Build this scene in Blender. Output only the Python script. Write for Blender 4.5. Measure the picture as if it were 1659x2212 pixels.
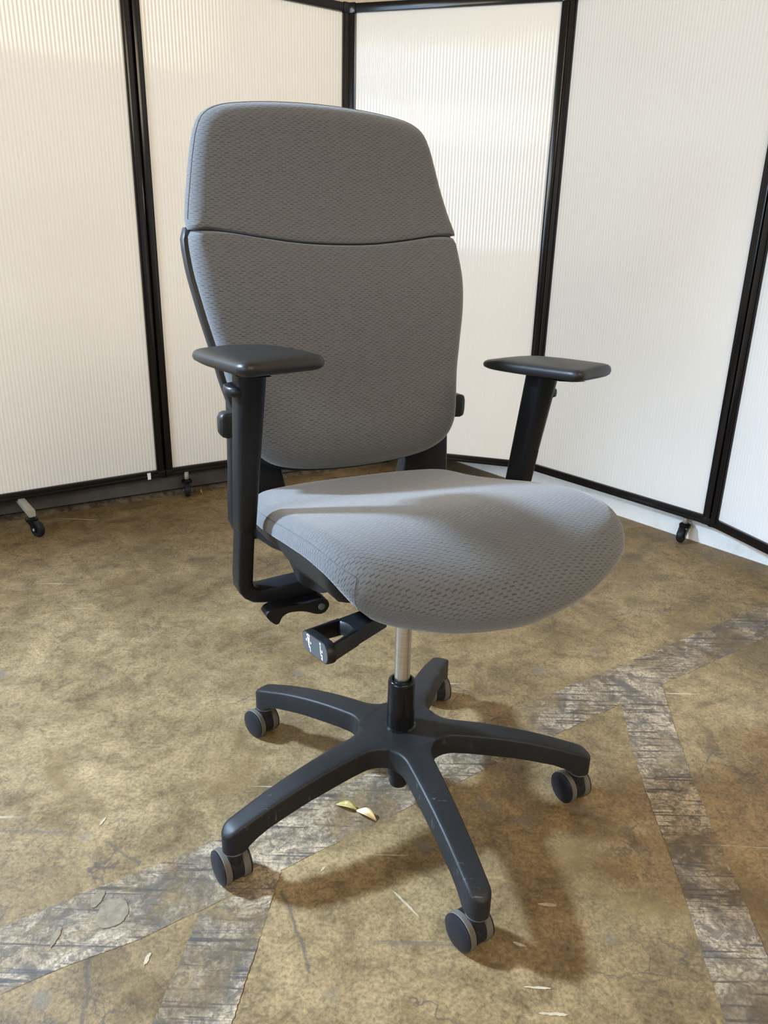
import bpy, bmesh, math, random
from mathutils import Vector, Matrix
random.seed(7)
for o in list(bpy.data.objects):
    bpy.data.objects.remove(o)
scene = bpy.context.scene
col = scene.collection
PI = math.pi

# ------------------------------------------------------------------ camera
CX, CY = 0.03624, 1.08846          # chair column axis on the floor
F_PX, CAM_H = 1662.0, 0.922
down = Vector((711 - 829.5, 5717 - 1106.0, F_PX)).normalized()     # camera x right, y down, z forward
up = -down
fwd = (Vector((0, 0, 1)) - up * up.z).normalized()
right = fwd.cross(up)
Rw = Matrix((right, fwd, up))                                      # camera vector -> world vector
cx_w, cy_w, cz_w = Rw @ Vector((1, 0, 0)), Rw @ Vector((0, -1, 0)), Rw @ Vector((0, 0, -1))
cam_data = bpy.data.cameras.new('camera')
cam = bpy.data.objects.new('camera', cam_data)
M = Matrix((cx_w, cy_w, cz_w)).transposed().to_4x4()
M.translation = Vector((0, 0, CAM_H))
cam.matrix_world = M
cam_data.sensor_fit = 'VERTICAL'
cam_data.sensor_height = 36.0
cam_data.lens = F_PX / 2212.0 * 36.0
cam_data.clip_start = 0.02
col.objects.link(cam)
scene.camera = cam

# ------------------------------------------------------------------ light
scene.view_settings.view_transform = 'Standard'
scene.view_settings.look = 'None'
scene.view_settings.gamma = 1.0
scene.view_settings.use_curve_mapping = False
scene.view_settings.exposure = 0.26
world = bpy.data.worlds.new('world')
scene.world = world
world.use_nodes = True
bg = world.node_tree.nodes['Background']
bg.inputs[0].default_value = (1.0, 0.965, 0.91, 1)
bg.inputs[1].default_value = 0.55

def area(name, loc, target, sx, sy, power, colr, spread=180):
    d = bpy.data.lights.new(name, 'AREA')
    d.shape = 'RECTANGLE'; d.size = sx; d.size_y = sy
    d.energy = power; d.color = colr; d.spread = math.radians(spread)
    o = bpy.data.objects.new(name, d)
    o.location = loc
    o.rotation_euler = (Vector(target) - Vector(loc)).to_track_quat('-Z', 'Y').to_euler()
    col.objects.link(o)
    return o
area('door_daylight', (-2.9, 1.62, 2.40), (-0.10, 0.92, 0.30), 0.30, 0.30, 41, (0.55, 0.75, 1.0), 56)
area('cool_fill', (-3.2, -1.3, 1.7), (0.8, 2.5, 0.9), 1.6, 1.8, 42, (0.50, 0.74, 1.0), 120)  # added cool fill aimed at the right-hand panels, no opening behind it
area('warm_fill', (1.5, -1.5, 3.1), (-0.4, 2.6, 0.8), 3.0, 1.8, 150, (1.0, 0.84, 0.62))  # added warm fill to brighten the left and middle panels, not a known fitting
area('rear_window', (-3.05, -3.5, 2.18), (-3.05, 0.0, 2.18), 1.7, 0.40, 34, (1.0, 0.88, 0.68))
area('rear_window', (-4.6, -3.5, 3.05), (-4.6, 0.0, 3.05), 0.5, 0.5, 16, (1.0, 0.88, 0.68))
area('rear_window', (-4.0, -3.5, 1.70), (-4.0, 0.0, 1.70), 0.9, 0.07, 6, (1.0, 0.88, 0.68))

# ------------------------------------------------------------------ material helpers
def new_mat(name):
    m = bpy.data.materials.new(name); m.use_nodes = True
    nt = m.node_tree
    return m, nt, nt.nodes['Principled BSDF']

def N(nt, typ, **kw):
    n = nt.nodes.new(typ)
    for k, v in kw.items():
        if k.startswith('i_'):
            n.inputs[k[2:].replace('_', ' ')].default_value = v
        else:
            setattr(n, k, v)
    return n

def ramp(nt, stops):
    r = nt.nodes.new('ShaderNodeValToRGB')
    els = r.color_ramp.elements
    while len(els) < len(stops): els.new(0.5)
    for e, (p, c) in zip(els, stops):
        e.position = p
        e.color = c if len(c) == 4 else (*c, 1)
    return r

def mixc(nt, fac, a, b, blend='MIX'):
    m = nt.nodes.new('ShaderNodeMix'); m.data_type = 'RGBA'; m.blend_type = blend
    for sock, v in ((m.inputs['Factor'], fac), (m.inputs['A'], a), (m.inputs['B'], b)):
        if hasattr(v, 'is_linked') or hasattr(v, 'links'): nt.links.new(v, sock)
        else: sock.default_value = v if not isinstance(v, tuple) or len(v) == 4 else (*v, 1)
    for s in m.inputs:
        pass
    return m.outputs['Result']

def mixrgb(nt, fac, a, b, blend='MIX'):
    m = nt.nodes.new('ShaderNodeMixRGB'); m.blend_type = blend
    for k, v in (('Fac', fac), ('Color1', a), ('Color2', b)):
        s = m.inputs[k]
        if isinstance(v, bpy.types.NodeSocket): nt.links.new(v, s)
        elif isinstance(v, tuple): s.default_value = v if len(v) == 4 else (*v, 1)
        else: s.default_value = v
    return m.outputs[0]

def noise(nt, vec, scale, detail=4, rough=0.55, dist=0.0):
    n = N(nt, 'ShaderNodeTexNoise')
    n.inputs['Scale'].default_value = scale; n.inputs['Detail'].default_value = detail
    n.inputs['Roughness'].default_value = rough; n.inputs['Distortion'].default_value = dist
    if vec is not None: nt.links.new(vec, n.inputs['Vector'])
    return n.outputs['Fac']

def plastic(name, c, rough, grain=0.0, gscale=900, wear=0.0, spec=0.20):
    m, nt, b = new_mat(name)
    b.inputs['Base Color'].default_value = (*c, 1)
    b.inputs['Roughness'].default_value = rough
    b.inputs['Specular IOR Level'].default_value = spec
    tc = N(nt, 'ShaderNodeTexCoord')
    f = noise(nt, tc.outputs['Object'], 9, 5)
    r = ramp(nt, [(0.3, tuple(x * 0.85 for x in c)), (0.75, tuple(min(1, x * (1.15 + wear)) for x in c))])
    nt.links.new(f, r.inputs[0]); nt.links.new(r.outputs[0], b.inputs['Base Color'])
    if grain:
        g = noise(nt, tc.outputs['Object'], gscale, 2)
        bp = N(nt, 'ShaderNodeBump'); bp.inputs['Strength'].default_value = grain
        bp.inputs['Distance'].default_value = 0.0003
        nt.links.new(g, bp.inputs['Height']); nt.links.new(bp.outputs[0], b.inputs['Normal'])
    return m

M_PLASTIC = plastic('black_plastic', (0.008, 0.008, 0.009), 0.42, 0.25)
M_PAD = plastic('arm_pad_urethane', (0.014, 0.0137, 0.0135), 0.38, 0.5, 1100, 0, 0.22)
M_BASE = plastic('base_nylon', (0.011, 0.011, 0.0115), 0.46, 0.25, 900, 0.3, 0.17)
M_SHELL = plastic('shell_plastic', (0.016, 0.016, 0.016), 0.5, 0.2)
M_GLOSSBLACK = plastic('gloss_black_tube', (0.006, 0.006, 0.006), 0.16)
M_TREAD = plastic('caster_tread', (0.075, 0.068, 0.056), 0.7, 0.3, 300, 0.5)
M_CAP = plastic('caster_cap', (0.011, 0.011, 0.014), 0.4, 0.15)
M_FRAME = plastic('black_frame_metal', (0.007, 0.006, 0.006), 0.16, 0, 900, 0, 0.3)
M_STEELGREY = plastic('dull_steel', (0.30, 0.28, 0.24), 0.5)
M_BEAM = plastic('dark_steel_beam', (0.060, 0.055, 0.053), 0.55, 0.4, 60, 0.4)
M_WHITE = plastic('white_print', (0.75, 0.80, 0.84), 0.5)
M_PLATE = plastic('lever_plate_grey', (0.055, 0.057, 0.062), 0.45)
M_BOLT = plastic('bolt_steel', (0.10, 0.10, 0.10), 0.4)

def add_scuffs(m):
    nt = m.node_tree; b = nt.nodes['Principled BSDF']
    src = b.inputs['Base Color'].links[0].from_socket
    tc = N(nt, 'ShaderNodeTexCoord')
    mp = N(nt, 'ShaderNodeMapping'); mp.inputs['Scale'].default_value = (40, 150, 40); mp.inputs['Rotation'].default_value = (0, 0, 0.4)
    nt.links.new(tc.outputs['Object'], mp.inputs[0])
    f = noise(nt, mp.outputs[0], 1.0, 5, 0.65, 0.6)
    g = noise(nt, tc.outputs['Object'], 8, 3)
    r1 = ramp(nt, [(0.60, (0, 0, 0)), (0.68, (0.7, 0.7, 0.7))]); nt.links.new(f, r1.inputs[0])
    r2 = ramp(nt, [(0.58, (0, 0, 0)), (0.66, (1, 1, 1))]); nt.links.new(g, r2.inputs[0])
    c = mixrgb(nt, mixrgb(nt, 1.0, r1.outputs[0], r2.outputs[0], 'MULTIPLY'), src, (0.16, 0.155, 0.15))
    nt.links.new(c, b.inputs['Base Color'])
add_scuffs(M_BASE)

def chrome():
    m, nt, b = new_mat('steel_column')
    b.inputs['Metallic'].default_value = 1.0
    tc = N(nt, 'ShaderNodeTexCoord')
    mp = N(nt, 'ShaderNodeMapping'); mp.inputs['Scale'].default_value = (4, 4, 220)
    nt.links.new(tc.outputs['Object'], mp.inputs[0])
    f = noise(nt, mp.outputs[0], 3, 3)
    r = ramp(nt, [(0.3, (0.50, 0.49, 0.47)), (0.7, (0.72, 0.71, 0.69))])
    nt.links.new(f, r.inputs[0]); nt.links.new(r.outputs[0], b.inputs['Base Color'])
    b.inputs['Roughness'].default_value = 0.28
    return m
M_CHROME = chrome()

def fabric():
    m, nt, b = new_mat('grey_woven_fabric')
    uv = N(nt, 'ShaderNodeUVMap')
    # rows of the weave wander a little
    wn = N(nt, 'ShaderNodeTexNoise'); wn.inputs['Scale'].default_value = 26; wn.inputs['Detail'].default_value = 2
    nt.links.new(uv.outputs[0], wn.inputs['Vector'])
    sub = N(nt, 'ShaderNodeVectorMath', operation='SUBTRACT'); sub.inputs[1].default_value = (0.5, 0.5, 0.5)
    nt.links.new(wn.outputs['Color'], sub.inputs[0])
    sc = N(nt, 'ShaderNodeVectorMath', operation='MULTIPLY'); sc.inputs[1].default_value = (0.010, 0.006, 0)
    nt.links.new(sub.outputs[0], sc.inputs[0])
    ad = N(nt, 'ShaderNodeVectorMath', operation='ADD')
    nt.links.new(uv.outputs[0], ad.inputs[0]); nt.links.new(sc.outputs[0], ad.inputs[1])
    sep = N(nt, 'ShaderNodeSeparateXYZ'); nt.links.new(ad.outputs[0], sep.inputs[0])
    def mth(op, a, b=None, c=None):
        n = N(nt, 'ShaderNodeMath', operation=op)
        for k, v in enumerate((a, b, c)):
            if v is None: continue
            if isinstance(v, bpy.types.NodeSocket): nt.links.new(v, n.inputs[k])
            else: n.inputs[k].default_value = v
        return n.outputs[0]
    CW, RP = 0.0060, 0.0060                         # column width, row pitch (every other column is shifted half a row)
    uc = mth('DIVIDE', sep.outputs[0], CW)
    rowi = mth('FLOOR', mth('DIVIDE', sep.outputs[1], RP * 2.0))
    uc = mth('ADD', uc, mth('MULTIPLY', mth('SINE', mth('MULTIPLY', rowi, 12.9898)), 0.8))
    par = mth('MODULO', mth('ABSOLUTE', mth('FLOOR', uc)), 2.0)
    vr = mth('ADD', mth('DIVIDE', sep.outputs[1], RP), mth('MULTIPLY', par, 0.5))
    fv = mth('FRACT', vr)
    ln = mth('SUBTRACT', 1.0, mth('SMOOTH_MIN', mth('DIVIDE', mth('ABSOLUTE', mth('SUBTRACT', fv, 0.5)), 0.135), 1.0, 0.25))
    fu = mth('ABSOLUTE', mth('SUBTRACT', mth('FRACT', uc), 0.5))
    gate = mth('LESS_THAN', fu, 0.49)
    mpb = N(nt, 'ShaderNodeMapping'); mpb.inputs['Scale'].default_value = (0.35, 1.6, 1)
    nt.links.new(uv.outputs[0], mpb.inputs[0])
    big = noise(nt, mpb.outputs[0], 150, 3)
    dash = ramp(nt, [(0.36, (0.35, 0.35, 0.35)), (0.58, (1, 1, 1))])
    nt.links.new(big, dash.inputs[0])
    mul = N(nt, 'ShaderNodeMath', operation='MULTIPLY'); mul.use_clamp = True
    vl = mth('MULTIPLY', mth('GREATER_THAN', fu, 0.455), 0.38)
    nt.links.new(mth('MAXIMUM', mth('MULTIPLY', ln, gate), vl), mul.inputs[0]); nt.links.new(dash.outputs[0], mul.inputs[1])
    fine = noise(nt, uv.outputs[0], 1500, 2)
    base = ramp(nt, [(0.30, (0.056, 0.056, 0.057)), (0.70, (0.113, 0.113, 0.116))])
    nt.links.new(fine, base.inputs[0])
    c1 = mixrgb(nt, mul.outputs[0], base.outputs[0], (0.020, 0.019, 0.018))
    nt.links.new(c1, b.inputs['Base Color'])
    b.inputs['Roughness'].default_value = 0.85
    b.inputs['Specular IOR Level'].default_value = 0.25
    b.inputs['Sheen Weight'].default_value = 0.30
    b.inputs['Sheen Roughness'].default_value = 0.45
    inv = N(nt, 'ShaderNodeMath', operation='SUBTRACT'); inv.inputs[0].default_value = 1.0
    nt.links.new(mul.outputs[0], inv.inputs[1])
    add = N(nt, 'ShaderNodeMath', operation='MULTIPLY_ADD'); add.inputs[1].default_value = 0.35
    nt.links.new(fine, add.inputs[0]); nt.links.new(inv.outputs[0], add.inputs[2])
    bp = N(nt, 'ShaderNodeBump'); bp.inputs['Strength'].default_value = 0.55; bp.inputs['Distance'].default_value = 0.0008
    nt.links.new(add.outputs[0], bp.inputs['Height']); nt.links.new(bp.outputs[0], b.inputs['Normal'])
    return m
M_FABRIC = fabric()
M_THREAD = plastic('seam_thread', (0.095, 0.095, 0.098), 0.85)

def concrete():
    m, nt, b = new_mat('stained_concrete')
    tc = N(nt, 'ShaderNodeTexCoord'); v = tc.outputs['Object']
    f1 = noise(nt, v, 2.2, 8, 0.62, 0.4)
    r1 = ramp(nt, [(0.30, (0.102, 0.069, 0.033)), (0.45, (0.172, 0.118, 0.055)), (0.58, (0.230, 0.164, 0.082)), (0.76, (0.300, 0.226, 0.124))])
    nt.links.new(f1, r1.inputs[0])
    f2 = noise(nt, v, 13, 8, 0.68, 0.7)
    r2 = ramp(nt, [(0.30, (0.50, 0.48, 0.45)), (0.52, (0.98, 0.97, 0.95)), (0.75, (1.28, 1.26, 1.20))])
    nt.links.new(f2, r2.inputs[0])
    c = mixrgb(nt, 1.0, r1.outputs[0], r2.outputs[0], 'MULTIPLY')
    # fine speckle
    f3 = noise(nt, v, 170, 4, 0.7)
    r3 = ramp(nt, [(0.30, (0.48, 0.47, 0.46)), (0.52, (1.0, 1.0, 1.0)), (0.72, (1.42, 1.40, 1.36))])
    nt.links.new(f3, r3.inputs[0])
    c = mixrgb(nt, 0.9, c, r3.outputs[0], 'MULTIPLY')
    f6 = noise(nt, v, 48, 8, 0.7, 1.0)
    r6 = ramp(nt, [(0.34, (0.66, 0.64, 0.62)), (0.5, (1.0, 1.0, 1.0)), (0.68, (1.22, 1.20, 1.15))]); nt.links.new(f6, r6.inputs[0])
    c = mixrgb(nt, 0.9, c, r6.outputs[0], 'MULTIPLY')
    # hairline crazing, only in places
    wv = N(nt, 'ShaderNodeTexNoise'); wv.inputs['Scale'].default_value = 9; wv.inputs['Detail'].default_value = 6
    nt.links.new(v, wv.inputs['Vector'])
    ws = N(nt, 'ShaderNodeVectorMath', operation='SCALE'); ws.inputs['Scale'].default_value = 0.22
    nt.links.new(wv.outputs['Color'], ws.inputs[0])
    wa = N(nt, 'ShaderNodeVectorMath', operation='ADD'); nt.links.new(v, wa.inputs[0]); nt.links.new(ws.outputs[0], wa.inputs[1])
    vc = N(nt, 'ShaderNodeTexVoronoi', feature='DISTANCE_TO_EDGE'); vc.inputs['Scale'].default_value = 6.0
    nt.links.new(wa.outputs[0], vc.inputs['Vector'])
    rc = ramp(nt, [(0.004, (0.75, 0.75, 0.75)), (0.014, (0, 0, 0))]); nt.links.new(vc.outputs['Distance'], rc.inputs[0])
    mk = noise(nt, v, 4.0, 3); rm = ramp(nt, [(0.50, (0, 0, 0)), (0.62, (1, 1, 1))]); nt.links.new(mk, rm.inputs[0])
    c = mixrgb(nt, mixrgb(nt, 1.0, rc.outputs[0], rm.outputs[0], 'MULTIPLY'), c, (0.055, 0.043, 0.033))
    # two long dark cracks in the slab
    def seg_mask(p0, p1, w):
        a_ = Vector((CX + p0[0], CY + p0[1], 0)); d_ = Vector((p1[0] - p0[0], p1[1] - p0[1], 0)); L2 = d_.length_squared
        nz_ = N(nt, 'ShaderNodeTexNoise'); nz_.inputs['Scale'].default_value = 16; nz_.inputs['Detail'].default_value = 5
        nt.links.new(v, nz_.inputs['Vector'])
        sb = N(nt, 'ShaderNodeVectorMath', operation='MULTIPLY_ADD'); sb.inputs[1].default_value = (0.030, 0.030, 0)
        nt.links.new(nz_.outputs['Color'], sb.inputs[0]); nt.links.new(v, sb.inputs[2])
        pa = N(nt, 'ShaderNodeVectorMath', operation='SUBTRACT'); nt.links.new(sb.outputs[0], pa.inputs[0]); pa.inputs[1].default_value = a_ + Vector((0.015, 0.015, 0))
        fl = N(nt, 'ShaderNodeVectorMath', operation='MULTIPLY'); fl.inputs[1].default_value = (1, 1, 0); nt.links.new(pa.outputs[0], fl.inputs[0])
        dt = N(nt, 'ShaderNodeVectorMath', operation='DOT_PRODUCT'); nt.links.new(fl.outputs[0], dt.inputs[0]); dt.inputs[1].default_value = d_ / L2
        cl = N(nt, 'ShaderNodeClamp'); nt.links.new(dt.outputs['Value'], cl.inputs[0])
        sc_ = N(nt, 'ShaderNodeVectorMath', operation='SCALE'); sc_.inputs[0].default_value = d_; nt.links.new(cl.outputs[0], sc_.inputs['Scale'])
        df = N(nt, 'ShaderNodeVectorMath', operation='DISTANCE'); nt.links.new(fl.outputs[0], df.inputs[0]); nt.links.new(sc_.outputs[0], df.inputs[1])
        rr_ = ramp(nt, [(w * 0.4, (0.75, 0.75, 0.75)), (w, (0, 0, 0))]); nt.links.new(df.outputs['Value'], rr_.inputs[0])
        return rr_.outputs[0]
    for p0, p1, w in (((-0.420, -0.320), (-0.330, -0.62), 0.0045), ((-0.175, -0.205), (-0.115, -0.330), 0.0032), ((-0.47, -0.11), (-0.40, -0.16), 0.003)):
        c = mixrgb(nt, seg_mask(p0, p1, w), c, (0.060, 0.050, 0.042))
    # ochre stains
    f4 = noise(nt, v, 3.4, 5, 0.6, 1.2)
    r4 = ramp(nt, [(0.56, (0, 0, 0)), (0.72, (0.75, 0.75, 0.75))])
    nt.links.new(f4, r4.inputs[0])
    c = mixrgb(nt, r4.outputs[0], c, (0.130, 0.082, 0.028))
    # dark oil spots
    vo = N(nt, 'ShaderNodeTexVoronoi'); vo.inputs['Scale'].default_value = 7.5; vo.inputs['Randomness'].default_value = 1
    dv = N(nt, 'ShaderNodeVectorMath', operation='ADD')
    nz = N(nt, 'ShaderNodeTexNoise'); nz.inputs['Scale'].default_value = 22
    nt.links.new(v, nz.inputs['Vector'])
    sc = N(nt, 'ShaderNodeVectorMath', operation='SCALE'); sc.inputs['Scale'].default_value = 0.035
    nt.links.new(nz.outputs['Color'], sc.inputs[0])
    nt.links.new(v, dv.inputs[0]); nt.links.new(sc.outputs[0], dv.inputs[1]); nt.links.new(dv.outputs[0], vo.inputs['Vector'])
    r5 = ramp(nt, [(0.07, (0.60, 0.60, 0.60)), (0.16, (0, 0, 0))])
    nt.links.new(vo.outputs['Distance'], r5.inputs[0])
    c = mixrgb(nt, r5.outputs[0], c, (0.115, 0.098, 0.078))
    # scratches: stretched noise thresholded
    for k, (ang, sx) in enumerate(((0.5, 34), (-0.7, 26), (1.3, 30))):
        mp = N(nt, 'ShaderNodeMapping'); mp.inputs['Rotation'].default_value = (0, 0, ang)
        mp.inputs['Scale'].default_value = (3.0, sx * 2.2, 1); mp.inputs['Location'].default_value = (k * 7.3, k * 3.1, 0)
        nt.links.new(v, mp.inputs[0])
        fs = noise(nt, mp.outputs[0], 1.0, 3, 0.5, 0.3)
        rs = ramp(nt, [(0.70, (0, 0, 0)), (0.755, (0.55, 0.55, 0.55))] if k < 2 else [(0.71, (0, 0, 0)), (0.75, (0.5, 0.5, 0.5))])
        nt.links.new(fs, rs.inputs[0])
        c = mixrgb(nt, rs.outputs[0], c, (0.075, 0.065, 0.058) if k < 2 else (0.56, 0.50, 0.40))
    nt.links.new(c, b.inputs['Base Color'])
    rr = ramp(nt, [(0.3, (0.42, 0.42, 0.42)), (0.7, (0.68, 0.68, 0.68))])
    nt.links.new(f2, rr.inputs[0]); nt.links.new(rr.outputs[0], b.inputs['Roughness'])
    b.inputs['Specular IOR Level'].default_value = 0.35
    bp = N(nt, 'ShaderNodeBump'); bp.inputs['Strength'].default_value = 0.35; bp.inputs['Distance'].default_value = 0.0015
    nt.links.new(f3, bp.inputs['Height']); nt.links.new(bp.outputs[0], b.inputs['Normal'])
    return m
M_CONC = concrete()

def tape_mat():
    m, nt, b = new_mat('worn_tape')
    tc = N(nt, 'ShaderNodeTexCoord'); v = tc.outputs['Object']
    fine = noise(nt, v, 190, 4, 0.7)
    r0 = ramp(nt, [(0.34, (0.140, 0.104, 0.064)), (0.50, (0.340, 0.260, 0.168)), (0.66, (0.455, 0.360, 0.245))])
    nt.links.new(fine, r0.inputs[0]); c = r0.outputs[0]
    for k, (scale, lo, hi, mx) in enumerate(((7.5, 0.46, 0.60, 0.92), (38, 0.49, 0.58, 0.88))):
        f = noise(nt, v, scale, 9, 0.72, 1.4)
        r = ramp(nt, [(lo, (0, 0, 0)), (hi, (mx, mx, mx))]); nt.links.new(f, r.inputs[0])
        c = mixrgb(nt, r.outputs[0], c, (0.072, 0.058, 0.046) if k == 0 else (0.100, 0.078, 0.054))
    for k, (ang, sx) in enumerate(((0.9, 60), (-0.6, 50))):
        mp = N(nt, 'ShaderNodeMapping'); mp.inputs['Rotation'].default_value = (0, 0, ang)
        mp.inputs['Scale'].default_value = (5.0, sx * 2.0, 1); mp.inputs['Location'].default_value = (k * 5, k * 2, 0)
        nt.links.new(v, mp.inputs[0])
        fs = noise(nt, mp.outputs[0], 1.0, 4, 0.6, 0.5)
        rs = ramp(nt, [(0.57, (0, 0, 0)), (0.64, (0.9, 0.9, 0.9))])
        nt.links.new(fs, rs.inputs[0]); c = mixrgb(nt, rs.outputs[0], c, (0.045, 0.040, 0.036))
    nt.links.new(c, b.inputs['Base Color'])
    b.inputs['Roughness'].default_value = 0.6
    al = noise(nt, v, 5.5, 10, 0.74, 0.6)
    ra_ = ramp(nt, [(0.38, (0.10, 0.10, 0.10)), (0.56, (1, 1, 1))]); nt.links.new(al, ra_.inputs[0])
    nt.links.new(ra_.outputs[0], b.inputs['Alpha'])
    bp = N(nt, 'ShaderNodeBump'); bp.inputs['Strength'].default_value = 0.3; bp.inputs['Distance'].default_value = 0.001
    nt.links.new(fine, bp.inputs['Height']); nt.links.new(bp.outputs[0], b.inputs['Normal'])
    return m
M_TAPE = tape_mat()

def simple_noise(name, stops, scale, rough, spec=0.3, bump=0.0):
    m, nt, b = new_mat(name)
    tc = N(nt, 'ShaderNodeTexCoord')
    f = noise(nt, tc.outputs['Object'], scale, 7, 0.6)
    r = ramp(nt, stops); nt.links.new(f, r.inputs[0]); nt.links.new(r.outputs[0], b.inputs['Base Color'])
    b.inputs['Roughness'].default_value = rough; b.inputs['Specular IOR Level'].default_value = spec
    if bump:
        bp = N(nt, 'ShaderNodeBump'); bp.inputs['Strength'].default_value = bump; bp.inputs['Distance'].default_value = 0.004
        nt.links.new(f, bp.inputs['Height']); nt.links.new(bp.outputs[0], b.inputs['Normal'])
    return m
M_WALL_L = simple_noise('tan_wall', [(0.3, (0.50, 0.42, 0.31)), (0.7, (0.66, 0.58, 0.45))], 30, 0.9, 0.2, 0.3)
M_WALL_R = simple_noise('white_painted_block', [(0.25, (0.68, 0.66, 0.62)), (0.5, (0.82, 0.81, 0.78)), (0.8, (0.86, 0.85, 0.83))], 14, 0.7, 0.3, 0.25)
M_LEAF = simple_noise('dry_leaf', [(0.35, (0.42, 0.27, 0.10)), (0.55, (0.62, 0.46, 0.24)), (0.75, (0.80, 0.66, 0.42))], 60, 0.6, 0.4, 0.3)
M_LEAF_G = simple_noise('dry_leaf_olive', [(0.35, (0.20, 0.13, 0.04)), (0.55, (0.36, 0.29, 0.10)), (0.75, (0.55, 0.46, 0.20))], 60, 0.55, 0.4, 0.3)
M_BROWN = simple_noise('brown_leaf', [(0.35, (0.22, 0.10, 0.04)), (0.7, (0.42, 0.22, 0.10))], 80, 0.7)
M_FLAKE = simple_noise('paint_flake', [(0.35, (0.27, 0.22, 0.14)), (0.7, (0.38, 0.32, 0.22))], 120, 0.6)
M_FLAKE_G = simple_noise('grey_flake', [(0.35, (0.130, 0.104, 0.066)), (0.7, (0.21, 0.172, 0.115))], 90, 0.6)
M_DIRT_SHADE = simple_noise('dirt_gap_shade', [(0.35, (0.03, 0.022, 0.015)), (0.7, (0.13, 0.10, 0.06))], 40, 0.95)  # dirt tones, kept dark to paint the shade in the beam gap

def poly_sheet():
    m, nt, b = new_mat('opal_polycarbonate')
    tc = N(nt, 'ShaderNodeTexCoord')
    f = noise(nt, tc.outputs['Object'], 1.5, 3)
    r = ramp(nt, [(0.3, (0.83, 0.81, 0.78)), (0.7, (0.87, 0.855, 0.83))])
    nt.links.new(f, r.inputs[0]); nt.links.new(r.outputs[0], b.inputs['Base Color'])
    b.inputs['Roughness'].default_value = 0.07
    b.inputs['Specular IOR Level'].default_value = 0.5
    tr = N(nt, 'ShaderNodeBsdfTranslucent'); tr.inputs[0].default_value = (0.85, 0.83, 0.78, 1)
    mx = N(nt, 'ShaderNodeMixShader'); mx.inputs[0].default_value = 0.10
    out = nt.nodes['Material Output']
    nt.links.new(b.outputs[0], mx.inputs[1]); nt.links.new(tr.outputs[0], mx.inputs[2]); nt.links.new(mx.outputs[0], out.inputs[0])
    return m
M_SHEET = poly_sheet()

# ------------------------------------------------------------------ mesh helpers
def link_mesh(name, bm, mat, parent=None, smooth=True, loc=None):
    bmesh.ops.recalc_face_normals(bm, faces=bm.faces)
    me = bpy.data.meshes.new(name)
    bm.to_mesh(me); bm.free()
    if smooth:
        for p in me.polygons: p.use_smooth = True
    me.materials.append(mat)
    o = bpy.data.objects.new(name, me)
    col.objects.link(o)
    if parent: o.parent = parent
    if loc: o.location = loc
    return o

def autosmooth(o, ang=40):
    me = o.data
    bm = bmesh.new(); bm.from_mesh(me)
    for e in bm.edges:
        if len(e.link_faces) == 2 and e.calc_face_angle(0) > math.radians(ang): e.smooth = False
    bm.to_mesh(me); bm.free()
    return o

def tag(o, label=None, cat=None, group=None, kind=None):
    if label: o['label'] = label
    if cat: o['category'] = cat
    if group: o['group'] = group
    if kind: o['kind'] = kind
    return o

def empty(name, loc=(0, 0, 0), rz=0):
    o = bpy.data.objects.new(name, None)
    o.empty_display_size = 0.1
    o.location = loc; o.rotation_euler = (0, 0, rz)
    col.objects.link(o)
    return o

def loft(bm, rings, cap0=True, cap1=True, closed=True):
    vs = [[bm.verts.new(p) for p in r] for r in rings]
    n = len(rings[0])
    for a, b in zip(vs[:-1], vs[1:]):
        for i in range(n if closed else n - 1):
            j = (i + 1) % n
            try: bm.faces.new((a[i], a[j], b[j], b[i]))
            except ValueError: pass
    if cap0: bm.faces.new(vs[0][::-1])
    if cap1: bm.faces.new(vs[-1])
    return vs

def rr_sect(hx, hy, r, n=5):
    """rounded rectangle section in 2D"""
    pts = []
    r = min(r, hx * 0.999, hy * 0.999)
    for cxs, cys, a0 in ((1, 1, 0), (-1, 1, 90), (-1, -1, 180), (1, -1, 270)):
        for k in range(n + 1):
            a = math.radians(a0 + 90 * k / n)
            pts.append((cxs * (hx - r) + r * math.cos(a), cys * (hy - r) + r * math.sin(a)))
    return pts

def lathe(bm, prof, seg=32, center=(0, 0), axis='Z', M4=None):
    rings = []
    for r, z in prof:
        ring = []
        for k in range(seg):
            a = 2 * PI * k / seg
            p = Vector((center[0] + r * math.cos(a), center[1] + r * math.sin(a), z))
            if M4: p = M4 @ p
            ring.append(p)
        rings.append(ring)
    loft(bm, rings, prof[0][0] > 1e-5, prof[-1][0] > 1e-5)

def box(bm, lo, hi, M4=None, bev=0.0, seg=2):
    v = []
    for x in (lo[0], hi[0]):
        for y in (lo[1], hi[1]):
            for z in (lo[2], hi[2]):
                p = Vector((x, y, z))
                v.append(bm.verts.new(M4 @ p if M4 else p))
    fs = [(0, 1, 3, 2), (4, 6, 7, 5), (0, 4, 5, 1), (2, 3, 7, 6), (0, 2, 6, 4), (1, 5, 7, 3)]
    faces = [bm.faces.new([v[i] for i in f]) for f in fs]
    if bev:
        es = list({e for f in faces for e in f.edges})
        bmesh.ops.bevel(bm, geom=es, offset=bev, segments=seg, profile=0.6, affect='EDGES')

def sweep(bm, path, sects, upv=Vector((0, 0, 1)), cap=True):
    """sweep 2D sections (list, one per path point) along path; section x -> side, y -> up"""
    rings = []
    for i, p in enumerate(path):
        t = (path[min(i + 1, len(path) - 1)] - path[max(i - 1, 0)]).normalized()
        s = t.cross(upv).normalized(); u = s.cross(t).normalized()
        rings.append([p + s * a + u * b for a, b in sects[i]])
    loft(bm, rings, cap, cap)

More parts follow.
